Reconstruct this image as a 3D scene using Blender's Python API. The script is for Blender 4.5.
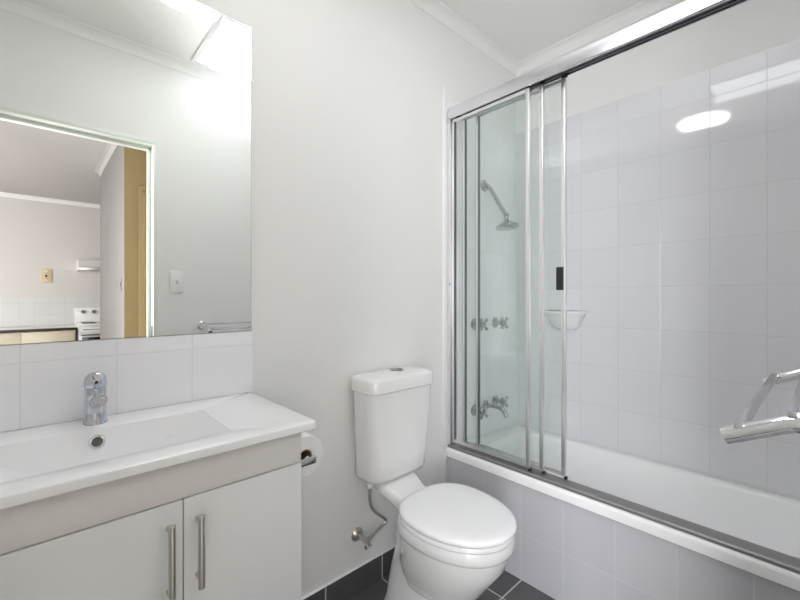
import bpy, bmesh, math
from mathutils import Vector, Matrix
S = bpy.context.scene
for o in list(bpy.data.objects):
    bpy.data.objects.remove(o)
C = S.collection
PI = math.pi

# ------------------------------------------------------------------ camera, world, exposure
cd = bpy.data.cameras.new('camera'); cam = bpy.data.objects.new('camera', cd); C.objects.link(cam)
cam.location = (0, -1.2256, 1.13)
cam.rotation_euler = (PI/2, 0, -math.atan2(.6788, .7343))
cd.sensor_width = 36; cd.lens = 36*395.4/800; cd.shift_y = -2.5/800; cd.clip_start = .01
S.camera = cam
w = bpy.data.worlds.new('world'); S.world = w; w.use_nodes = True
w.node_tree.nodes['Background'].inputs[0].default_value = (.8, .85, .9, 1)
w.node_tree.nodes['Background'].inputs[1].default_value = .6
S.view_settings.view_transform = 'Standard'; S.view_settings.look = 'None'
S.view_settings.gamma = 1; S.view_settings.use_curve_mapping = False
S.view_settings.exposure = 0.58
S.cycles.max_bounces = 16; S.cycles.diffuse_bounces = 10; S.cycles.glossy_bounces = 8; S.cycles.transparent_max_bounces = 24
LAMP, SKY = 8.4, 3.4           # what the ceiling light and the skylight give off

def area(name, loc, rot, sx, sy, power, col=(1, 1, 1), spread=PI):
    l = bpy.data.lights.new(name, 'AREA'); l.shape = 'RECTANGLE'; l.size = sx; l.size_y = sy
    l.energy = power; l.color = col; l.spread = spread
    o = bpy.data.objects.new(name, l); C.objects.link(o); o.location = loc; o.rotation_euler = rot
    return o
# unseen fill lights added in kitchen and hall, beside the bathroom doorway
area('kitchen_fill_light', (-1.55, -4.1, 1.5), (0, -PI/2, 0), 1.5, 2.4, 32, (1, .985, .98))
o = area('hall_fill_light', (-1.0, -1.90, 1.15), (0, 0, 0), .62, 1.9, 50.0, (.97, .985, 1))  # added out of view to brighten the bath front
o.rotation_euler = (Vector((1.43, -.6, .75))-o.location).to_track_quat('-Z', 'Y').to_euler()
# added fill light, bounced off the ceiling above the shower side of the room
area('bounce_fill_light', (1.05, -.85, 1.86), (PI, 0, 0), .35, .35, 1.9, (.96, .975, 1), 1.75)
area('hall_lamp', (1.3, -1.75, 2.42), (0, 0, 0), .3, .3, 1.5, (1, .74, .40))

# ------------------------------------------------------------------ materials
def mat(name, col, rough=.5, metal=0, spec=.5, bump=0, bscale=60, var=0, coat=0):
    m = bpy.data.materials.new(name); m.use_nodes = True; nt = m.node_tree; b = nt.nodes['Principled BSDF']
    b.inputs['Base Color'].default_value = (*col, 1); b.inputs['Roughness'].default_value = rough
    b.inputs['Metallic'].default_value = metal; b.inputs['Specular IOR Level'].default_value = spec
    b.inputs['Coat Weight'].default_value = coat; b.inputs['Coat Roughness'].default_value = .05
    tc = nt.nodes.new('ShaderNodeTexCoord'); nz = nt.nodes.new('ShaderNodeTexNoise')
    nz.inputs['Scale'].default_value = bscale; nt.links.new(tc.outputs['Object'], nz.inputs['Vector'])
    if bump:
        bp = nt.nodes.new('ShaderNodeBump'); bp.inputs['Strength'].default_value = bump; bp.inputs['Distance'].default_value = .002
        nt.links.new(nz.outputs['Fac'], bp.inputs['Height']); nt.links.new(bp.outputs['Normal'], b.inputs['Normal'])
    mx = nt.nodes.new('ShaderNodeMix'); mx.data_type = 'RGBA'
    mx.inputs[6].default_value = (*[c*(1-var) for c in col], 1); mx.inputs[7].default_value = (*[min(1, c*(1+var)) for c in col], 1)
    nt.links.new(nz.outputs['Fac'], mx.inputs[0]); nt.links.new(mx.outputs[2], b.inputs['Base Color'])
    return m

def tile_mat(name, axes, org, pitch, gw, col, grout, rough, bump=.5, wob=.0, spec=.5):
    """axes: which object coordinates run along the tile grid ('X','Z')"""
    m = bpy.data.materials.new(name); m.use_nodes = True; nt = m.node_tree; N = nt.nodes; L = nt.links
    b = N['Principled BSDF']; b.inputs['Roughness'].default_value = rough; b.inputs['Specular IOR Level'].default_value = spec
    tc = N.new('ShaderNodeTexCoord'); sp = N.new('ShaderNodeSeparateXYZ'); L.new(tc.outputs['Object'], sp.inputs[0])
    def mth(op, a, c=None):
        n = N.new('ShaderNodeMath'); n.operation = op
        for i, v in enumerate((a, c)):
            if v is None: continue
            if isinstance(v, (int, float)): n.inputs[i].default_value = v
            else: L.new(v, n.inputs[i])
        return n.outputs[0]
    ds = []; cells = []
    for ax, o, p in zip(axes, org, pitch):
        x = mth('DIVIDE', mth('SUBTRACT', sp.outputs[ax], o), p)
        fr = mth('FRACT', x); cells.append(mth('FLOOR', x))
        ds.append(mth('MULTIPLY', mth('MINIMUM', fr, mth('SUBTRACT', 1.0, fr)), p))
    d = mth('MINIMUM', *ds)
    mr = N.new('ShaderNodeMapRange'); mr.inputs[1].default_value = gw/2; mr.inputs[2].default_value = gw/2+.0012; L.new(d, mr.inputs[0])
    wn = N.new('ShaderNodeTexWhiteNoise'); wn.noise_dimensions = '2D'; cv = N.new('ShaderNodeCombineXYZ')
    L.new(cells[0], cv.inputs[0]); L.new(cells[1], cv.inputs[1]); L.new(cv.outputs[0], wn.inputs['Vector'])
    nz = N.new('ShaderNodeTexNoise'); nz.inputs['Scale'].default_value = 9; L.new(tc.outputs['Object'], nz.inputs['Vector'])
    v = mth('ADD', .97, mth('MULTIPLY', wn.outputs['Value'], .04))
    hv = N.new('ShaderNodeHueSaturation'); hv.inputs['Color'].default_value = (*col, 1); L.new(v, hv.inputs['Value'])
    mx = N.new('ShaderNodeMix'); mx.data_type = 'RGBA'; mx.inputs[6].default_value = (*grout, 1)
    L.new(mr.outputs[0], mx.inputs[0]); L.new(hv.outputs[0], mx.inputs[7]); L.new(mx.outputs[2], b.inputs['Base Color'])
    h = mth('ADD', mr.outputs[0], mth('MULTIPLY', nz.outputs['Fac'], wob))
    bp = N.new('ShaderNodeBump'); bp.inputs['Strength'].default_value = bump; bp.inputs['Distance'].default_value = .0012
    L.new(h, bp.inputs['Height']); L.new(bp.outputs[0], b.inputs['Normal'])
    return m

def emit(name, col, s):
    m = bpy.data.materials.new(name); m.use_nodes = True; nt = m.node_tree
    e = nt.nodes.new('ShaderNodeEmission'); e.inputs[0].default_value = (*col, 1); e.inputs[1].default_value = s
    nt.links.new(e.outputs[0], nt.nodes['Material Output'].inputs[0]); nt.nodes.remove(nt.nodes['Principled BSDF'])
    return m

def glass_mat(name, tint):
    m = bpy.data.materials.new(name); m.use_nodes = True; nt = m.node_tree; N = nt.nodes; L = nt.links
    N.remove(N['Principled BSDF'])
    t = N.new('ShaderNodeBsdfTransparent'); t.inputs[0].default_value = (*tint, 1)
    g = N.new('ShaderNodeBsdfGlossy'); g.inputs['Roughness'].default_value = .01
    lw = N.new('ShaderNodeLayerWeight'); lw.inputs['Blend'].default_value = .5      # thin pane: same reflectance from both sides
    pw = N.new('ShaderNodeMath'); pw.operation = 'POWER'; pw.inputs[1].default_value = 5; L.new(lw.outputs['Facing'], pw.inputs[0])
    f = N.new('ShaderNodeMath'); f.operation = 'MULTIPLY_ADD'; f.inputs[1].default_value = .96; f.inputs[2].default_value = .035; L.new(pw.outputs[0], f.inputs[0])
    mx = N.new('ShaderNodeMixShader'); L.new(f.outputs[0], mx.inputs[0]); L.new(t.outputs[0], mx.inputs[1]); L.new(g.outputs[0], mx.inputs[2])
    L.new(mx.outputs[0], N['Material Output'].inputs[0])
    return m

def mirror_mat():
    m = bpy.data.materials.new('mirror_silver'); m.use_nodes = True; nt = m.node_tree
    g = nt.nodes.new('ShaderNodeBsdfGlossy'); g.inputs[0].default_value = (.955, .97, .95, 1); g.inputs['Roughness'].default_value = 0
    nt.links.new(g.outputs[0], nt.nodes['Material Output'].inputs[0]); nt.nodes.remove(nt.nodes['Principled BSDF'])
    return m

WALL = mat('greige_wall_paint', (.825, .822, .81), .6, bump=.06, bscale=240, var=.01)
CEIL = mat('ceiling_white', (.87, .865, .85), .7, bump=.04, bscale=200)
CORN = mat('cornice_white', (.87, .87, .855), .55)
FRAME = mat('pale_green_white_gloss', (.76, .80, .74), .3)
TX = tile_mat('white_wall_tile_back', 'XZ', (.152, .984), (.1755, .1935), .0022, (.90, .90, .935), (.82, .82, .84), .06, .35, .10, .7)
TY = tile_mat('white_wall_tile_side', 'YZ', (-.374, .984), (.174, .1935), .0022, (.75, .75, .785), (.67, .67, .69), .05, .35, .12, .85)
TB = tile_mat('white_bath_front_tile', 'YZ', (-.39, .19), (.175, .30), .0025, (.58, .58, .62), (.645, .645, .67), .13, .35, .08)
TF = tile_mat('charcoal_floor_tile', 'XY', (.764, -.394), (.264, .264), .004, (.105, .105, .11), (.60, .60, .59), .42, .4, .2)
TS = tile_mat('charcoal_skirting_tile', 'XZ', (.764, -.9), (.264, 2.0), .004, (.085, .088, .088), (.62, .62, .60), .38, .4, .2)
CERA = mat('white_ceramic', (.89, .89, .91), .08, coat=.3)
CHINA = mat('white_vitreous_china', (.84, .84, .84), .08, coat=.3)
SEATM = mat('white_seat_plastic', (.92, .92, .945), .16)
ACRY = mat('white_bath_acrylic', (.93, .93, .94), .14)
CABM = mat('white_gloss_cabinet', (.80, .805, .815), .12)
RAILM = mat('pale_greige_cabinet_rail', (.80, .78, .765), .25)
GAPM = mat('dark_gap_shade_and_backing', (.22, .21, .20), .6)
CHR = mat('polished_chrome', (.80, .80, .82), .07, 1)
ALU = mat('bright_polished_aluminium', (.80, .80, .835), .17, 1)
STILE = mat('satin_aluminium', (.90, .90, .905), .34, 1)
SILL = mat('grey_brushed_aluminium', (.34, .335, .34), .5, .85)
STEEL = mat('brushed_steel', (.58, .56, .53), .28, 1)
DARK = mat('dark_channel_grey', (.12, .12, .125), .4, .3)
FITC = mat('shower_chrome', (.50, .50, .51), .12, 1)
TAPC = mat('bluish_tap_chrome', (.60, .63, .68), .09, 1)
RAIL = mat('towel_bar_chrome', (.60, .60, .64), .16, 1)
DSTL = mat('dark_button_steel', (.30, .30, .31), .3, 1)
CHAN = mat('grey_aluminium_channel', (.42, .42, .43), .35, 1)
BLACK = mat('black_plastic', (.012, .012, .012), .4)
BLUE = mat('blue_dot', (.01, .01, .9), .4)
WPLAS = mat('white_plastic', (.87, .87, .87), .3)
PAPER = mat('white_paper', (.86, .855, .85), .9, bump=.3, bscale=300)
CARD = mat('brown_cardboard', (.30, .21, .14), .9)
GLASS = glass_mat('clear_greenish_glass', (.977, .990, .983))
MIRR = mirror_mat()
TAN = mat('lamplit_tan_hall', (.22, .16, .072), .6)  # warm lamplight of the hall is put into this tan
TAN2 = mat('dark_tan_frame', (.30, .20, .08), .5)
KWALL = mat('pinkish_kitchen_paint', (.70, .67, .655), .6)
HWALL = mat('white_hall_paint', (.80, .79, .785), .6)
KTILE = tile_mat('grey_white_kitchen_tile', 'XZ', (0, .75), (.15, .15), .003, (.70, .70, .70), (.62, .62, .62), .3)
CREAM = mat('cream_laminate', (.78, .70, .56), .4)
BROWN = mat('dark_brown_edging', (.055, .038, .03), .4)
BEIGE = mat('beige_plastic', (.70, .58, .38), .4)
OVENG = mat('black_oven_glass', (.02, .02, .022), .08)
CARPET = mat('grey_hall_floor', (.42, .38, .33), .9, bump=.4, bscale=300)
GLOW = emit('lamp_diffuser', (1, .995, .985), LAMP)
DAY = emit('skylight_diffuser', (.95, .98, 1), SKY)

# ------------------------------------------------------------------ mesh helpers
def sharp(bm, ang=38):
    for f in bm.faces: f.smooth = True
    for e in bm.edges:
        if len(e.link_faces) == 2 and e.calc_face_angle(0) > math.radians(ang): e.smooth = False

def obj(name, bm, m, parent=None, ang=38):
    bmesh.ops.recalc_face_normals(bm, faces=bm.faces[:]); sharp(bm, ang)
    me = bpy.data.meshes.new(name); bm.to_mesh(me); bm.free(); me.materials.append(m)
    o = bpy.data.objects.new(name, me); C.objects.link(o)
    if parent is not None:
        o.parent = parent
        p = parent; off = Vector((0, 0, 0))
        while p is not None: off = off + p.location; p = p.parent
        me.transform(Matrix.Translation(-off))
    return o

def tag(o, label=None, cat=None, group=None, kind=None):
    if label: o['label'] = label
    if cat: o['category'] = cat
    if group: o['group'] = group
    if kind: o['kind'] = kind
    return o

def thing(name, label, cat, loc, group=None):
    o = bpy.data.objects.new(name, None); C.objects.link(o); o.location = loc; o.empty_display_size = .05
    return tag(o, label, cat, group)

def struct(name, bm, m, parent=None, label=None):
    o = obj(name, bm, m, parent); o['kind'] = 'structure'
    if label: o['label'] = label
    return o

def box(x0, x1, y0, y1, z0, z1, bev=0, seg=2, bm=None):
    new = bmesh.new()
    bmesh.ops.create_cube(new, size=1)
    bmesh.ops.scale(new, vec=(abs(x1-x0), abs(y1-y0), abs(z1-z0)), verts=new.verts)
    bmesh.ops.translate(new, vec=((x0+x1)/2, (y0+y1)/2, (z0+z1)/2), verts=new.verts)
    if bev: bmesh.ops.bevel(new, geom=new.edges[:], offset=bev, segments=seg, affect='EDGES', profile=.5)
    if bm is None: return new
    join(bm, new); return bm

def join(bm, other):
    me = bpy.data.meshes.new('tmp'); other.to_mesh(me); other.free(); bm.from_mesh(me); bpy.data.meshes.remove(me)

def loft(rings, cap0=True, cap1=True, closed=True, bm=None):
    if bm is None: bm = bmesh.new()
    vs = [[bm.verts.new(p) for p in r] for r in rings]
    n = len(rings[0])
    for a, b in zip(vs, vs[1:]):
        for i in range(n if closed else n-1):
            bm.faces.new((a[i], a[(i+1) % n], b[(i+1) % n], b[i]))
    if cap0: bm.faces.new(vs[0][::-1])
    if cap1: bm.faces.new(vs[-1])
    return bm

def frame_of(d):
    d = Vector(d).normalized(); up = Vector((0, 0, 1)) if abs(d.z) < .9 else Vector((1, 0, 0))
    a = d.cross(up).normalized(); return a, d.cross(a).normalized()

def lathe(prof, o, d, seg=24, bm=None):
    """prof: list of (radius, distance along d)"""
    a, b = frame_of(d); d = Vector(d).normalized(); o = Vector(o)
    rings = [[o+d*t+(a*math.cos(2*PI*i/seg)+b*math.sin(2*PI*i/seg))*max(r, 1e-4) for i in range(seg)] for r, t in prof]
    return loft(rings, bm=bm)

def cyl(p0, p1, r, seg=20, bm=None, bev=0):
    p0 = Vector(p0); p1 = Vector(p1); L = (p1-p0).length
    pr = [(r-bev, 0), (r, bev), (r, L-bev), (r-bev, L)] if bev else [(r, 0), (r, L)]
    return lathe(pr, p0, p1-p0, seg, bm)

def smooth_path(pts, n=6):
    P = [Vector(p) for p in pts]; out = []
    for i in range(len(P)-1):
        a, b, c, d = P[max(i-1, 0)], P[i], P[i+1], P[min(i+2, len(P)-1)]
        for k in range(n):
            t = k/n
            out.append(.5*((2*b)+(c-a)*t+(2*a-5*b+4*c-d)*t*t+(3*b-a-3*c+d)*t**3))
    return out+[P[-1]]

def tube(pts, r, seg=12, bm=None, smooth=True, n=6):
    P = smooth_path(pts, n) if smooth else [Vector(p) for p in pts]
    rings = []; a = None
    for i, p in enumerate(P):
        d = (P[min(i+1, len(P)-1)]-P[max(i-1, 0)]).normalized()
        if a is None: a, b = frame_of(d)
        a = (a-d*a.dot(d)).normalized(); b = d.cross(a)
        rr = r[min(i, len(r)-1)] if isinstance(r, (list, tuple)) else r
        rings.append([p+(a*math.cos(2*PI*k/seg)+b*math.sin(2*PI*k/seg))*rr for k in range(seg)])
    return loft(rings, bm=bm)

def rrect(x0, x1, y0, y1, r, z, k=6):
    out = []
    for cx, cy, a0 in ((x1-r, y1-r, 0), (x0+r, y1-r, PI/2), (x0+r, y0+r, PI), (x1-r, y0+r, 3*PI/2)):
        for i in range(k+1):
            a = a0+PI/2*i/k; out.append(Vector((cx+r*math.cos(a), cy+r*math.sin(a), z)))
    return out

def prism(poly, axis, t0, t1, bm=None):
    """poly in the two other axes, extruded along axis between t0 and t1"""
    def P(p, t):
        return {'X': (t, p[0], p[1]), 'Y': (p[0], t, p[1]), 'Z': (p[0], p[1], t)}[axis]
    return loft([[P(p, t0) for p in poly], [P(p, t1) for p in poly]], bm=bm)

# ------------------------------------------------------------------ the room
XL, XR, YF, ZC, ZT = -.36, 2.04, -1.28, 2.46, 2.07
struct('floor', box(XL-.1, XR+.1, YF-.1, .1, -.1, 0), TF)
bm = box(XL-.1, .655, YF-.1, .1, ZC, ZC+.12)             # ceiling around the skylight opening
box(.985, XR+.1, YF-.1, .1, ZC, ZC+.12, bm=bm)
box(.655, .985, -.715, .1, ZC, ZC+.12, bm=bm); box(.655, .985, YF-.1, -1.185, ZC, ZC+.12, bm=bm)
struct('ceiling', bm, CEIL)
struct('wall_back', box(XL-.1, XR+.1, 0, .1, 0, ZC), WALL)
struct('wall_left', box(XL-.1, XL, YF, 0, 0, ZC), WALL)
struct('wall_right', box(XR+.006, XR+.1, YF, 0, 0, ZC), WALL)
DX0, DX1, DZ = -.24, .488, 1.975
bm = box(XL-.1, DX0, YF-.1, YF, 0, ZC); box(DX1, XR+.1, YF-.1, YF, 0, ZC, bm=bm); box(DX0, DX1, YF-.1, YF, DZ, ZC, bm=bm)
struct('wall_front', bm, WALL)
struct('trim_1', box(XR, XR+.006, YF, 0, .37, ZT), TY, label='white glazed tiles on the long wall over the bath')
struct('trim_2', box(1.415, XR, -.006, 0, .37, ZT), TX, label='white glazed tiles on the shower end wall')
struct('trim_3', box(1.404, 1.416, -.009, 0, .43, 2.118, .002), WPLAS, label='narrow white edge strip beside the shower screen')
struct('trim_4', box(XL, .502, -.006, 0, .837, 1.025), TX, label='white tiled splashback between basin and mirror')
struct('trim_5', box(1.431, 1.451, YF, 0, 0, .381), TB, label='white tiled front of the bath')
struct('baseboard_back', box(.40, 1.431, -.008, 0, 0, .096), TS)
struct('trim_6', box(.40, 1.431, -.0095, 0, .096, .1, .001), WPLAS, label='thin white edge on the dark tile skirting')
# cornice: coved profile run along each wall
prof = [(0, 0), (.0, -.05), (.004, -.05), (.007, -.044)] + [(.007+.032*(1-math.cos(a)), -.044+.037*math.sin(a)) for a in [PI/2*i/6 for i in range(1, 7)]] + [(.045, -.004), (.045, 0)]
bm = prism([(-p[0], ZC+p[1]) for p in prof], 'X', XL, XR); struct('trim_7', bm, CORN, label='cove cornice over the back wall')
bm = prism([(YF+p[0], ZC+p[1]) for p in prof], 'X', XL, XR); struct('trim_8', bm, CORN, label='cove cornice over the doorway wall')
bm = prism([(XR+.006-p[0], ZC+p[1]) for p in prof], 'Y', YF, 0); struct('trim_9', bm, CORN, label='cove cornice over the bath wall')
bm = prism([(XL+p[0], ZC+p[1]) for p in prof], 'Y', YF, 0); struct('trim_10', bm, CORN)
# door frame (no leaf in view)
bm = box(DX1-.014, DX1+.004, YF-.104, YF+.006, 0, DZ+.004, .002); box(DX0-.004, DX0+.014, YF-.104, YF+.006, 0, DZ+.004, .002, bm=bm)
box(DX0-.004, DX1+.004, YF-.104, YF+.0062, DZ-.014, DZ+.0042, .002, bm=bm)
box(DX1-.03, DX1-.012, YF-.08, YF-.045, 0, DZ-.02, .002, bm=bm); box(DX0+.014, DX1-.012, YF-.08, YF-.045, DZ-.032, DZ-.014, .002, bm=bm)
dr = struct('door_1', bm, FRAME, label='pale painted door frame of the bathroom doorway')
p = obj('strike_plate', box(DX1-.0165, DX1-.0135, YF-.03, YF-.006, .90, .975, .001), DARK, dr); p['label'] = 'dark metal strike plate'

# ------------------------------------------------------------------ hall and kitchen seen in the mirror
HX0, HX1, HY = -1.7, 2.4, -5.9
struct('floor_hall', box(HX0, HX1, HY-.1, YF-.1, -.1, 0), CARPET)
struct('ceiling_hall', box(HX0-.1, HX1+.1, HY-.1, YF-.1, ZC, ZC+.1), mat('shaded_hall_ceiling', (.50, .485, .47), .7))  # grey carries the ceiling's shade in its colour
struct('wall_kitchen', box(HX0, HX1, HY-.1, HY, 0, ZC), KWALL)
struct('wall_hall_left', box(HX0-.1, HX0, HY-.1, YF-.1, 0, ZC), HWALL)
struct('wall_hall_right', box(HX1, HX1+.1, HY-.1, YF-.1, 0, ZC), HWALL)
bm = box(HX0-.1, XL-.1, YF-.1, YF, 0, ZC); box(XR+.1, HX1+.1, YF-.1, YF, 0, ZC, bm=bm); struct('wall_hall_front', bm, HWALL)
struct('wall_hall_side', box(.513, .60, -4.04, -2.515, 0, ZC), mat('shaded_white_hall_wall', (.20, .19, .187), .6))  # white wall with shade painted in, to look dim under the hall fill
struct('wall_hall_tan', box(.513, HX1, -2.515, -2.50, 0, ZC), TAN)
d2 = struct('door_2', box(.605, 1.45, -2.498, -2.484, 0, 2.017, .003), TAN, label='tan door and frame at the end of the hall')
bm = box(.637, .648, -2.492, -2.4835, 0, 1.985); box(.637, 1.42, -2.492, -2.4835, 1.965, 1.985, bm=bm); obj('door_gap', bm, TAN2, d2)
bm = prism([(HY+p[0], ZC+p[1]) for p in prof], 'X', HX0, HX1); struct('trim_11', bm, CORN)
bm = prism([(.513-p[0], ZC+p[1]) for p in prof], 'Y', -4.04, -2.5); struct('trim_12', bm, mat('shaded_hall_cornice', (.42, .41, .40), .6))  # white cornice greyed in its colour to stand for shade
struct('trim_13', box(HX0, HX1, HY, HY+.008, .752, 1.13), KTILE, label='grey white tiled splashback behind the kitchen bench')
t = thing('latch_plate', 'small metal latch plate on the white hall wall, seen in the mirror', 'latch', (.513, -2.65, 1.235))
obj('plate', box(.509, .5128, -2.672, -2.628, 1.18, 1.29, .001), DSTL, t); obj('latch', box(.506, .51, -2.656, -2.644, 1.215, 1.255, .001), DARK, t)
# bench with cream doors, brown edged top
KB = -5.30
t = thing('kitchen_cupboard', 'cream kitchen cupboard under a brown edged bench, seen in the mirror', 'cupboard', (-.6, KB-.28, 0))
obj('carcass', box(-1.6, .385, HY+.01, KB-.022, .1, .715), CREAM, t)
for i in range(4): obj('door', box(-1.6+i*.495, -1.6+i*.495+.49, KB-.022, KB-.004, .11, .71, .003), CREAM, t)
obj('plinth', box(-1.6, .385, HY+.01, KB-.06, 0, .1), BROWN, t)
p = obj('end_edging', box(.386, .400, HY+.01, KB, 0, .715, .002), BROWN, t); p['label'] = 'dark brown end edging'
t = thing('kitchen_benchtop', 'pale kitchen bench top with dark brown front edge, seen in the mirror', 'bench top', (-.6, KB-.28, .716))
obj('top', box(-1.62, .402, HY+.01, KB+.004, .716, .749), WPLAS, t); p = obj('front_edging', box(-1.62, .402, KB+.004, KB+.012, .716, .75, .002), BROWN, t); p['label'] = 'dark brown front edging'
# stove
SX0, SX1 = .408, .95
t = thing('kitchen_stove', 'white upright kitchen stove with black oven window, seen in the mirror', 'stove', ((SX0+SX1)/2, KB-.28, 0))
obj('body', box(SX0, SX1, HY+.012, KB-.03, 0, .76, .006), WPLAS, t); obj('hob', box(SX0-.0, SX1, HY+.06, KB+.012, .761, .785, .004), WPLAS, t)
bg = obj('backguard', box(SX0, SX1, HY+.012, HY+.055, .762, .99, .006), WPLAS, t)
for i in range(4): k = obj('knob', cyl((SX0+.09+i*.12, HY+.0551, .93), (SX0+.09+i*.12, HY+.075, .93), .026, 14), STEEL, bg)
for i, (px, py) in enumerate(((.13, -.17), (.40, -.17), (.13, -.38), (.40, -.38))): obj('burner', cyl((SX0+px, KB+py, .7851), (SX0+px, KB+py, .796), .075, 20), DARK, t)
dd = obj('oven_door', box(SX0+.005, SX1-.005, KB-.03, KB-.008, .16, .66, .005), WPLAS, t)
obj('window', box(SX0+.04, SX1-.06, KB-.008, KB-.004, .32, .615, .002), OVENG, dd)
obj('door_handle', box(SX0+.03, SX1-.03, KB-.004, KB+.02, .635, .652, .004), DARK, dd)
p = obj('control_panel', box(SX0+.005, SX1-.005, KB-.03, KB-.006, .67, .757, .005), WPLAS, t)
obj('slot', box(SX0+.05, SX1-.05, KB-.006, KB-.004, .71, .72), DARK, p)
t = thing('range_hood', 'white slim range hood on the kitchen wall above the stove, seen in the mirror', 'range hood', (.68, HY, 1.52))
obj('body', prism([(HY+.01, 1.50), (HY+.42, 1.50), (HY+.42, 1.535), (HY+.30, 1.64), (HY+.01, 1.64)], 'X', .43, .98), WPLAS, t)
obj('front_lip', box(.43, .98, HY+.421, HY+.43, 1.495, 1.54, .003), STEEL, t); obj('vent_slot', box(.56, .86, HY+.30, HY+.40, 1.496, 1.4995), DARK, t)
t = thing('power_outlet', 'beige wall outlet on the pinkish kitchen wall, seen in the mirror', 'power outlet', (.125, HY, 1.42))
p = obj('plate', box(.058, .172, HY+.0005, HY+.012, 1.325, 1.515, .003), BEIGE, t); obj('socket', box(.103, .127, HY+.0121, HY+.018, 1.408, 1.432, .002), BROWN, t)
for z in (1.36, 1.48): obj('switch', box(.10, .13, HY+.0121, HY+.02, z-.012, z+.012, .002), WPLAS, t)

# ------------------------------------------------------------------ ceiling light and skylight
t = thing('ceiling_light', 'round white flush ceiling light, seen in the mirror and in the tiles', 'ceiling light', (.46, -.60, ZC))
obj('base', lathe([(.168, 0), (.173, .006), (.168, .022), (.158, .026)], (.46, -.60, ZC-.0002), (0, 0, -1), 48), WPLAS, t)
obj('diffuser', lathe([(.156, 0), (.154, .012), (.139, .03), (.10, .047), (.045, .055), (.001, .057)], (.46, -.60, ZC-.0265), (0, 0, -1), 48), GLOW, t)
t = thing('ceiling_skylight', 'bright rectangular skylight panel in the ceiling, seen in the mirror', 'skylight', (.82, -.95, ZC))
bm = box(.640, .664, -1.20, -.70, ZC-.012, ZC-.0003, .003); box(.976, 1.0, -1.20, -.70, ZC-.012, ZC-.0003, .003, bm=bm)
box(.664, .976, -.724, -.70, ZC-.012, ZC-.0003, .003, bm=bm); box(.664, .976, -1.20, -1.176, ZC-.012, ZC-.0003, .003, bm=bm)
obj('frame', bm, STILE, t); obj('panel', box(.664, .976, -1.176, -.724, ZC-.006, ZC+.004), DAY, t)

# ------------------------------------------------------------------ mirror
t = thing('wall_mirror', 'large frameless wall mirror above the basin', 'mirror', (.1, 0, 1.5))
obj('mirror_glass', box(-.355, .496, -.0062, -.0060, 1.027, 1.972), MIRR, t)
obj('backing', box(-.355, .4965, -.0059, -.0005, 1.0265, 1.9725), GAPM, t)

# ------------------------------------------------------------------ vanity
t = thing('vanity_cabinet', 'white bathroom vanity cabinet with steel bar handles under the basin', 'cabinet', (.08, -.2, 0))
bm = box(-.305, -.289, -.37, -.012, .12, .8155, .001); box(.443, .459, -.37, -.012, .12, .8155, .001, bm=bm); box(-.289, .443, -.37, -.012, .12, .136, bm=bm); box(-.289, .443, -.022, -.012, .136, .70, bm=bm)
obj('carcass', bm, CABM, t)
obj('kickboard', box(-.295, .45, -.33, -.02, 0, .1195), CABM, t)
obj('shadow_panel', box(-.30, .455, -.3715, -.3702, .13, .755), GAPM, t)  # dark sheet behind the doors, paints the shade in their gaps
p = obj('top_rail', box(-.305, .46, -.386, -.3705, .745, .8155, .0012), RAILM, t); p['label'] = 'pale greige front rail'
for i, (x0, x1, hx) in enumerate(((.2105, .46, .2335), (-.047, .2085, .1835), (-.305, -.049, -.075))):
    d = obj('door', box(x0, x1, -.388, -.372, .125, .7425, .0012), CABM, t)
    bm = cyl((hx, -.418, .565 if i else .577), (hx, -.418, .7155), .0062, 16, bev=.001)
    if i: pass
    for z in ((.70, .59) if i == 0 else (.70, .58)): cyl((hx, -.387, z), (hx, -.416, z), .0038, 10, bm=bm)
    h = obj('handle', bm, STEEL, d); h['label'] = 'brushed steel bar handle'

X0, X1, Y0, Y1, ZV = -.34, .497, -.4005, -.001, .836
bx0, bx1, by0, by1 = -.115, .322, -.331, -.107
R = [rrect(X0+.004, X1-.004, Y0+.004, Y1-.002, .012, .816), rrect(X0, X1, Y0, Y1, .014, .819), rrect(X0, X1, Y0, Y1, .014, .831), rrect(X0+.0015, X1-.0015, Y0+.0015, Y1-.0005, .0135, .8346), rrect(X0+.005, X1-.005, Y0+.005, Y1-.001, .012, ZV),
     rrect(bx0-.003, bx1+.003, by0-.003, by1+.003, .011, ZV), rrect(bx0, bx1, by0, by1, .009, .8345), rrect(bx0+.002, bx1-.002, by0+.001, by1-.001, .009, .831),
     rrect(bx0+.105, bx1-.115, by0+.010, by1-.016, .012, .761), rrect(bx0+.112, bx1-.122, by0+.014, by1-.020, .012, .757), rrect(.06, .14, -.25, -.17, .03, .753)]
t = obj('vanity_basin', loft(R, False), CERA, ang=32)
tag(t, 'white ceramic counter with inset rectangular basin on the vanity cabinet', 'basin')
bm = lathe([(.0085, .001), (.0145, .001), (.0155, .003), (.0145, .0045), (.0105, .005), (.0095, .003), (.0085, .001)], (.103, -.1122, .806), (0, -1, .21), 28)
ov = obj('overflow_ring', bm, CHR, t); ov['label'] = 'chrome overflow ring'
obj('overflow_hole', lathe([(.0098, .0005), (.0098, .0028)], (.103, -.1122, .806), (0, -1, .21), 20), DARK, ov)
dn = obj('drain_waste', lathe([(.03, .0), (.031, .002), (.022, .004), (.001, .005)], (.10, -.21, .7532), (0, 0, 1), 28), CHR, t); dn['label'] = 'chrome drain waste'

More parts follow.
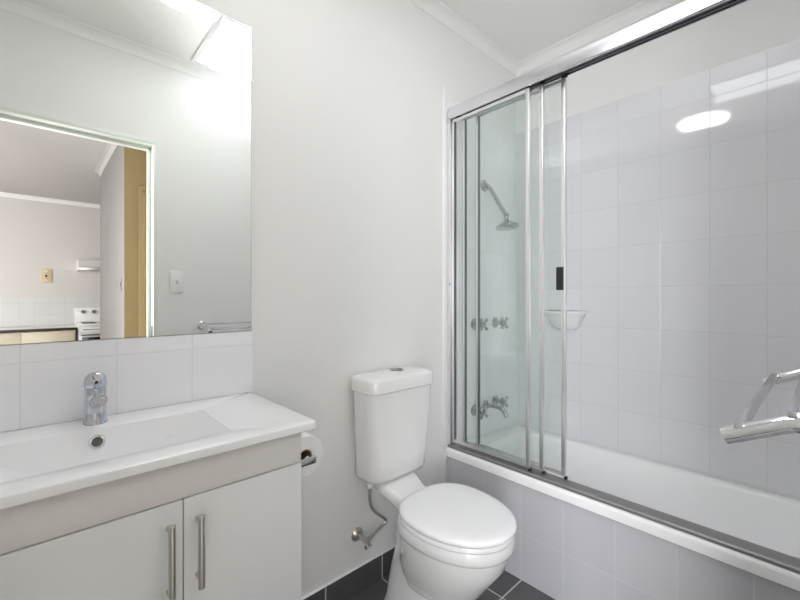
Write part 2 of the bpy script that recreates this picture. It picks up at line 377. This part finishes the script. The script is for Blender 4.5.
# tap
tx, ty = .105, -.058
t = thing('basin_mixer_tap', 'chrome single lever mixer tap standing behind the basin', 'tap', (tx, ty, ZV))
obj('body', lathe([(.0235, 0), (.0235, .004), (.0215, .007), (.0205, .03), (.0205, .062), (.0212, .078), (.0205, .083)], (tx, ty, ZV+.0002), (0, 0, 1), 32), TAPC, t)
sp = obj('spout', tube([(tx, ty-.008, .882), (tx+.0005, ty-.035, .893), (tx+.001, ty-.065, .9015), (tx+.0015, ty-.092, .9055)], [.0150, .0145, .014, .0138, .0136, .0134, .0130, .0127, .0125, .0122, .012, .012], 20), TAPC, t)
obj('aerator', lathe([(.0105, 0), (.0105, .005), (.0085, .006), (.007, .003)], (tx+.0015, ty-.0915, .9035), (0, -1, -.35), 18), STEEL, sp)
hd = obj('handle', lathe([(.0205, 0), (.0222, .003), (.0222, .014), (.020, .024), (.014, .031), (.006, .0345), (.001, .035)], (tx, ty, .9205), (0, 0, 1), 32), TAPC, t)
obj('lever', tube([(tx, ty-.012, .944), (tx, ty-.030, .948), (tx, ty-.045, .947)], [.009, .0085, .008, .0075, .007, .0065, .006, .006, .0055, .0055, .005, .005, .0045], 14), TAPC, hd)
obj('temperature_mark', cyl((tx, ty-.0205, .934), (tx, ty-.0236, .934), .0036, 12), BLACK, hd)

# ------------------------------------------------------------------ toilet roll and holder
rx, rz = .517, .716
t = thing('toilet_roll_holder', 'chrome toilet roll holder on the side of the vanity cabinet', 'holder', (.46, -.3, .716))
obj('wall_plate', lathe([(.0115, 0), (.0115, .003), (.009, .005)], (.4605, -.319, .706), (1, 0, 0), 20), CHR, t)
obj('arm', tube([(.464, -.319, .706), (.49, -.319, .708), (.509, -.318, .713), (rx, -.309, rz), (rx, -.28, rz), (rx, -.205, rz)], .0062, 14), CHR, t)
obj('cover_flap', box(.4655, .535, -.3305, -.3255, .703, .722, .002), CHR, t)
bm = bmesh.new(); L = .092; y1 = -.305
pr = [(.019, 0), (.052, 0), (.0535, .0015), (.0535, L-.0015), (.052, L), (.019, L), (.019, 0)]
a, b = frame_of((0, 1, 0)); rings = [[Vector((rx, y1+q, rz))+(a*math.cos(2*PI*i/40)+b*math.sin(2*PI*i/40))*r_ for i in range(40)] for r_, q in pr]
loft(rings, False, False, bm=bm)
t = thing('toilet_roll', 'white toilet paper roll on the chrome holder beside the vanity', 'toilet roll', (rx, y1+L/2, rz))
obj('paper', bm, PAPER, t)
pr = [(.0165, .001), (.0186, .001), (.0186, L-.001), (.0165, L-.001), (.0165, .001)]
bm = bmesh.new(); rings = [[Vector((rx, y1+q, rz))+(a*math.cos(2*PI*i/32)+b*math.sin(2*PI*i/32))*r_ for i in range(32)] for r_, q in pr]
loft(rings, False, False, bm=bm); p = obj('core', bm, CARD, t); p['label'] = 'brown cardboard core'

# ------------------------------------------------------------------ toilet
tcx = 1.012
def egg(hw, yb, yf, z, ym=None, nb=3.2, nf=2.0, n=48, cx=tcx):
    """plan outline: squarish back half, elliptical front half; yb > ym > yf"""
    if ym is None: ym = yb-(yb-yf)*.40
    out = []
    for i in range(n):
        a = 2*PI*i/n; c, s = math.cos(a), math.sin(a)
        e = nb if s > 0 else nf; ly = (yb-ym) if s > 0 else (ym-yf)
        x = hw*math.copysign(abs(c)**(2/e), c); y = ly*math.copysign(abs(s)**(2/e), s)
        out.append(Vector((cx+x, ym+y, z)))
    return out
t = thing('toilet', 'white close coupled toilet with closed lid against the back wall', 'toilet', (tcx, -.3, 0))
bm = loft([egg(.112, -.10, -.455, .0005), egg(.112, -.10, -.455, .012), egg(.104, -.107, -.445, .022), egg(.094, -.118, -.435, .06), egg(.088, -.125, -.43, .12), egg(.086, -.14, -.435, .18), egg(.094, -.165, -.45, .24), egg(.11, -.185, -.47, .30), egg(.12, -.20, -.49, .35)])
EG = dict(nb=2.5, nf=2.08)
def eg(hw, yb, yf, z): return egg(hw, yb, yf-.008, z, ym=yf+(yb-yf)*.575, **EG)
loft([egg(.070, -.24, -.435, .150), egg(.094, -.225, -.462, .165), egg(.114, -.22, -.495, .205), egg(.131, -.218, -.530, .255), eg(.146, -.218, -.558, .305), eg(.152, -.217, -.572, .348), eg(.153, -.217, -.574, .358), eg(.1595, -.214, -.582, .362), eg(.162, -.212, -.586, .372), eg(.162, -.212, -.586, .394), eg(.1585, -.215, -.582, .401), eg(.149, -.225, -.57, .402)], bm=bm)
# shelf that carries the cistern and narrows into the bowl
def nsec(y, hw, z0, z1, cx=tcx, r=.02):
    pts = rrect(cx-hw, cx+hw, z0, z1, min(r, hw*.6, (z1-z0)*.45), 0); return [Vector((q.x, y, q.y)) for q in pts]
secs = [(-.03, .086, .425, .451), (-.06, .086, .42, .451), (-.10, .086, .412, .4505), (-.13, .090, .402, .447), (-.16, .080, .388, .438), (-.19, .073, .37, .427), (-.22, .074, .345, .418), (-.255, .086, .325, .410), (-.30, .095, .31, .4)]
loft([nsec(y, hw, z0, z1, tcx+.002) for y, hw, z0, z1 in secs], bm=bm)
obj('pan', bm, CHINA, t, ang=50)
st = obj('seat', loft([eg(.157, -.232, -.578, .4035), eg(.162, -.226, -.585, .406), eg(.1625, -.225, -.586, .414), eg(.159, -.228, -.583, .4185)]), SEATM, t, 50)
ld = [eg(.158, -.231, -.583, .4225), eg(.1645, -.2245, -.5905, .4255), eg(.1655, -.2235, -.592, .431), eg(.164, -.225, -.590, .4365), eg(.157, -.231, -.582, .4405), eg(.14, -.247, -.56, .443), eg(.10, -.285, -.51, .445), eg(.04, -.345, -.43, .446)]
sl = obj('seat_lid', loft(ld), SEATM, t, 50)
for s in (-1, 1): obj('hinge', cyl((tcx+s*.065-.014, -.232, .424), (tcx+s*.065+.014, -.232, .424), .0085, 16, bev=.001), SEATM, sl)
def csec(x0, x1, yb, yf, z, bow=.012, r=.022, k=6):
    base = rrect(x0, x1, yf, yb, r, z, k); out = []
    for q in base:
        u = (q.x-(x0+x1)/2)/((x1-x0)/2)
        if q.y < (yb+yf)/2: q = Vector((q.x, q.y-bow*(1-u*u), q.z))
        out.append(q)
    return out
def cs(z0, g, dz=0):      # body outline at height: g 0 bottom, 1 top
    return csec(.884-.014*g, 1.137+.054*g, -.014, -.128-.022*g, z0, .012, .026)
def front_dense(x0, x1, yb, yf, z, bow, r):
    return csec(x0, x1, yb, yf, z, bow, r)
zb = .4525
body = [csec(.900, 1.135, -.02, -.118, zb, .010, .03), csec(.884, 1.149, -.015, -.130, zb+.006, .013, .034), csec(.876, 1.157, -.0145, -.137, zb+.022, .016, .036)]
for k in range(1, 7):
    g = k/6; e = 1-(1-g)**1.6
    body.append(csec(.876-.013*g, 1.157+.024*e, -.0145, -.137-.013*g, zb+.022+(.786-zb-.022)*g, .016+.003*g, .036))
ci = obj('cistern', loft(body), CHINA, t, 50)
lid = [csec(.858, 1.184, -.013, -.153, .7875, .019, .036), csec(.855, 1.187, -.012, -.157, .790, .019, .036), csec(.855, 1.187, -.012, -.157, .829, .019, .036), csec(.857, 1.185, -.0125, -.155, .836, .019, .036), csec(.864, 1.178, -.017, -.147, .8405, .018, .034), csec(.89, 1.155, -.03, -.128, .844, .014, .024), csec(.96, 1.09, -.06, -.10, .8465, .004, .01)]
cl = obj('cistern_lid', loft(lid), CHINA, ci, 50)
fb = lathe([(.0265, 0), (.0265, .003), (.024, .0045), (.021, .0045), (.020, .003)], (1.043, -.078, .8453), (0, 0, 1), 28)
p = obj('flush_button', fb, DSTL, ci); p['label'] = 'steel flush button ring'

# water stop valve
t = thing('water_stop_valve', 'steel water stop valve and hose on the wall behind the toilet', 'valve', (.908, 0, .223))
obj('wall_flange', lathe([(.026, 0), (.026, .002), (.019, .010), (.012, .014)], (.908, -.0005, .223), (0, -1, 0), 28), STEEL, t)
bm = cyl((.908, -.012, .223), (.908, -.058, .223), .0085, 16); lathe([(.0125, 0), (.0125, .018)], (.908, -.05, .223), (0, -1, 0), 8, bm=bm)
obj('valve_body', bm, STEEL, t)
bm = lathe([(.006, 0), (.006, .012), (.0155, .014), (.0155, .022), (.006, .024)], (.908, -.056, .22), (.25, -.35, -.9), 14)
obj('handle', bm, CHR, t)
obj('outlet_nut', lathe([(.0085, 0), (.0085, .022)], (.917, -.058, .225), (1, 0, .35), 6), STEEL, t)
obj('supply_hose', tube([(.932, -.058, .23), (.965, -.058, .243), (.992, -.06, .254), (1.001, -.062, .268), (.985, -.066, .285), (.95, -.072, .315), (.92, -.076, .35), (.909, -.078, .39), (.909, -.078, .428)], .0058, 12), STEEL, t)
obj('cistern_nut', lathe([(.013, 0), (.013, .016), (.009, .018), (.009, .024)], (.909, -.078, .4515), (0, 0, -1), 6), WPLAS, t)

# ------------------------------------------------------------------ bath
BX0, BX1, BY0, BY1 = 1.420, 2.0385, -1.279, -.0075
def br(x0, x1, y0, y1, r, z): return rrect(x0, x1, y0, y1, r, z, 8)
R = [br(BX0+.008, BX1, BY0, BY1, .006, .3815), br(BX0, BX1, BY0, BY1, .006, .387), br(BX0, BX1, BY0, BY1, .006, .413), br(BX0+.003, BX1, BY0, BY1, .006, .421), br(BX0+.009, BX1, BY0, BY1, .006, .4245)]
# the flat rim falls a little towards the wall side
def fall(r): return [Vector((q.x, q.y, q.z-.03*max(0, (q.x-1.47)/.57))) for q in r]
R = [fall(r) for r in R]
R += [fall(br(1.502, 2.000, -1.215, -.085, .13, .424)), fall(br(1.508, 1.994, -1.208, -.093, .125, .418)), fall(br(1.515, 1.986, -1.20, -.103, .12, .400)), br(1.55, 1.93, -1.13, -.17, .12, .16), br(1.575, 1.90, -1.09, -.21, .11, .11), br(1.62, 1.85, -1.03, -.26, .08, .095)]
t = obj('bathtub', loft(R, False), ACRY, ang=50)
tag(t, 'white built in bathtub behind the sliding shower screen', 'bathtub')
obj('drain_waste', lathe([(.028, 0), (.03, .002), (.02, .004), (.001, .0045)], (1.735, -.32, .0955), (0, 0, 1), 24), CHR, t)

# ------------------------------------------------------------------ shower screen
t = thing('shower_screen', 'framed sliding shower screen with three clear panels along the bath edge', 'shower screen', (1.46, -.64, .425))
bm = prism([(1.425, 1.968), (1.427, 1.966), (1.434, 1.966), (1.434, 1.999), (1.487, 1.999), (1.487, 1.974), (1.492, 1.974), (1.492, 2.016), (1.488, 2.021), (1.436, 2.021), (1.430, 2.018), (1.426, 2.011), (1.4245, 2.002), (1.4245, 1.985)], 'Y', YF+.001, -.0105)
obj('header_rail', bm, ALU, t, 30)
bm = box(1.4345, 1.4865, YF+.002, -.012, 1.990, 1.9985); box(1.4345, 1.4375, YF+.002, -.012, 1.974, 1.990, bm=bm); box(1.4515, 1.4540, YF+.002, -.012, 1.974, 1.990, bm=bm); box(1.4690, 1.4715, YF+.002, -.012, 1.974, 1.990, bm=bm)
p = obj('roller_track', bm, CHAN, t); p['label'] = 'dark grey roller track'
bm = prism([(1.430, .426), (1.430, .434), (1.434, .4385), (1.484, .4395), (1.489, .436), (1.489, .426)], 'Y', YF+.001, -.0105)
p = obj('bottom_track', bm, SILL, t, 20); p['label'] = 'grey brushed aluminium bottom track'
obj('wall_jamb', box(1.430, 1.489, -.026, -.0105, .4415, 1.9655, .002), STILE, t)
obj('wall_jamb', box(1.430, 1.489, YF+.001, YF+.016, .4415, 1.9655, .002), STILE, t)
p = obj('blue_dot', cyl((1.4302, -.0222, 1.192), (1.4285, -.0222, 1.192), .0035, 10), BLUE, t); p['label'] = 'small blue dot on the jamb'
def panel(xc, yl, yr, label):
    h = .0065
    bm = box(xc-h, xc+h, yl-.012, yl, .4515, 1.9635, .0015); box(xc-h-.001, xc+h+.001, yr, yr+.0165, .4515, 1.9635, .003, bm=bm)
    f = obj('sliding_panel', bm, STILE, t); f['label'] = label
    bm = box(xc-h+.001, xc+h-.001, yr+.0165, yl-.012, .4535, .468); obj('bottom_rail', bm, STILE, f)
    obj('top_rail', box(xc-h+.001, xc+h-.001, yr+.0165, yl-.012, 1.949, 1.962), STILE, f)
    obj('glass', box(xc-.002, xc+.002, yr+.0165, yl-.0154, .468, 1.949), GLASS, f)
    p = obj('seal_strip', box(xc-h-.0004, xc+h+.0004, yl-.0152, yl-.0122, .468, 1.949), DARK, f); p['label'] = 'dark seal strip along the stile'
    for y in (yr+.008, yl-.03): obj('roller', box(xc-.004, xc+.004, y-.012, y+.008, 1.964, 1.984), BLACK, f)
    obj('guide', box(xc-.006, xc+.006, yr-.004, yr+.006, .4415, .4512), BLACK, f)
    return f
panel(1.4445, -.030, -.424, 'front sliding panel nearest the room')
panel(1.4615, -.078, -.473, 'middle sliding panel')
f = panel(1.4785, -.140, -.553, 'inner sliding panel with black finger pull')
p = obj('finger_pull', box(1.462, 1.4705, -.548, -.521, 1.158, 1.246, .002), BLACK, f); p['label'] = 'black plastic finger pull'

# ------------------------------------------------------------------ shower, taps, spout
def flange(o, d, r=.026): return lathe([(r, 0), (r, .002), (r*.85, .007), (r*.5, .012), (r*.42, .014)], o, d, 24)
YW = -.0065
t = thing('overhead_shower', 'chrome shower head on an angled arm high on the tiled end wall', 'shower head', (1.725, 0, 1.714))
obj('wall_flange', flange((1.725, YW, 1.714), (0, -1, 0), .031), FITC, t)
obj('arm', tube([(1.725, -.012, 1.714), (1.725, -.03, 1.708), (1.725, -.05, 1.684), (1.725, -.10, 1.60), (1.725, -.14, 1.535)], .0105, 14), FITC, t)
hd = obj('head', lathe([(.008, 0), (.012, .004), (.012, .016), (.009, .022), (.02, .034), (.05, .050), (.056, .054), (.056, .064), (.05, .066)], (1.725, -.138, 1.540), (0, -.12, -1), 28), FITC, t)
obj('ball_joint', lathe([(.004, 0), (.0135, .007), (.0135, .013), (.004, .02)], (1.725, -.1385, 1.552), (0, -.12, -1), 18), FITC, t)
def cross_tap(x, z, label, group):
    t = thing('wall_tap', label, 'tap', (x, 0, z), group)
    obj('wall_flange', flange((x, YW, z), (0, -1, 0), .029), FITC, t)
    obj('body', lathe([(.012, 0), (.012, .018), (.0155, .022), (.0155, .034), (.010, .038)], (x, YW-.012, z), (0, -1, 0), 20), FITC, t)
    bm = lathe([(.012, 0), (.0135, .006), (.012, .016), (.004, .019)], (x, YW-.049, z), (0, -1, 0), 18)
    for k in range(4):
        a_ = PI/4+k*PI/2; dx, dz = math.cos(a_), math.sin(a_)
        lathe([(.0065, 0), (.006, .014), (.0085, .022), (.0085, .030), (.004, .033)], (x+dx*.006, YW-.058, z+dz*.006), (dx, 0, dz), 12, bm=bm)
    obj('cross_handle', bm, FITC, t)
    return t
cross_tap(1.641, .995, 'chrome cross handled wall tap, left of the two below the shower head', 'shower wall taps')
cross_tap(1.826, .995, 'chrome cross handled wall tap, right of the two below the shower head', 'shower wall taps')
cross_tap(1.641, .558, 'chrome cross handled wall tap left of the bath spout', 'bath wall taps')
cross_tap(1.826, .575, 'chrome cross handled wall tap right of the bath spout', 'bath wall taps')
t = thing('bath_spout', 'chrome bath spout between the two lower wall taps', 'spout', (1.734, 0, .565))
obj('wall_flange', flange((1.734, YW, .565), (0, -1, 0), .028), FITC, t)
obj('spout', tube([(1.734, -.014, .565), (1.734, -.06, .572), (1.734, -.105, .568), (1.734, -.128, .548), (1.734, -.132, .53)], .0115, 16), FITC, t)

# soap dish
sy, sz = -.298, 1.058
def half(w, dpt, z, n=24):
    pts = [Vector((XR-.0005, sy-w, z))]
    for i in range(n+1):
        a_ = -PI/2+PI*i/n; pts.append(Vector((XR-.006-dpt*max(0, math.cos(a_))**.7, sy+w*math.sin(a_), z)))
    pts.append(Vector((XR-.0005, sy+w, z))); return pts
R = [half(.045, .02, .965), half(.065, .034, .975), half(.075, .045, .99), half(.082, .056, 1.01), half(.098, .072, 1.04), half(.11, .082, 1.05), half(.111, .083, 1.058), half(.109, .080, 1.0615), half(.098, .07, 1.061), half(.085, .06, 1.05)]
t = obj('soap_dish', loft(R), CHINA, ang=50); tag(t, 'white ceramic soap dish on the long tiled wall over the bath', 'soap dish')

# ------------------------------------------------------------------ towel rail, close to the camera at the right
t = thing('towel_rail', 'chrome double towel rail on the doorway wall at far right', 'towel rail', (1.05, YF, .96))
for x in (.721, 1.245):
    bk = obj('bracket', tube([(x, -1.126, .9335), (x, -1.192, .966), (x, -1.205, .9675), (x, YF+.012, .968)], .0118, 20, smooth=False), CHR, t)
    obj('wall_flange', lathe([(.024, 0), (.024, .005), (.018, .011)], (x, YF+.0005, .968), (0, 1, 0), 24), CHR, bk)
for y, z in ((-1.143, .951), (-1.197, .979)):
    obj('bar', box(.713, 1.253, y-.0065, y+.0065, z-.0045, z+.0045, .002), RAIL, t)

# ------------------------------------------------------------------ light switch on the doorway wall
t = thing('light_switch', 'white light switch plate on the wall beside the doorway, seen in the mirror', 'switch', (.588, YF, 1.217))
obj('plate', box(.555, .621, YF+.0005, YF+.009, 1.157, 1.277, .003), WPLAS, t)
obj('rocker', box(.582, .594, YF+.0091, YF+.013, 1.206, 1.226, .002), STEEL, t)
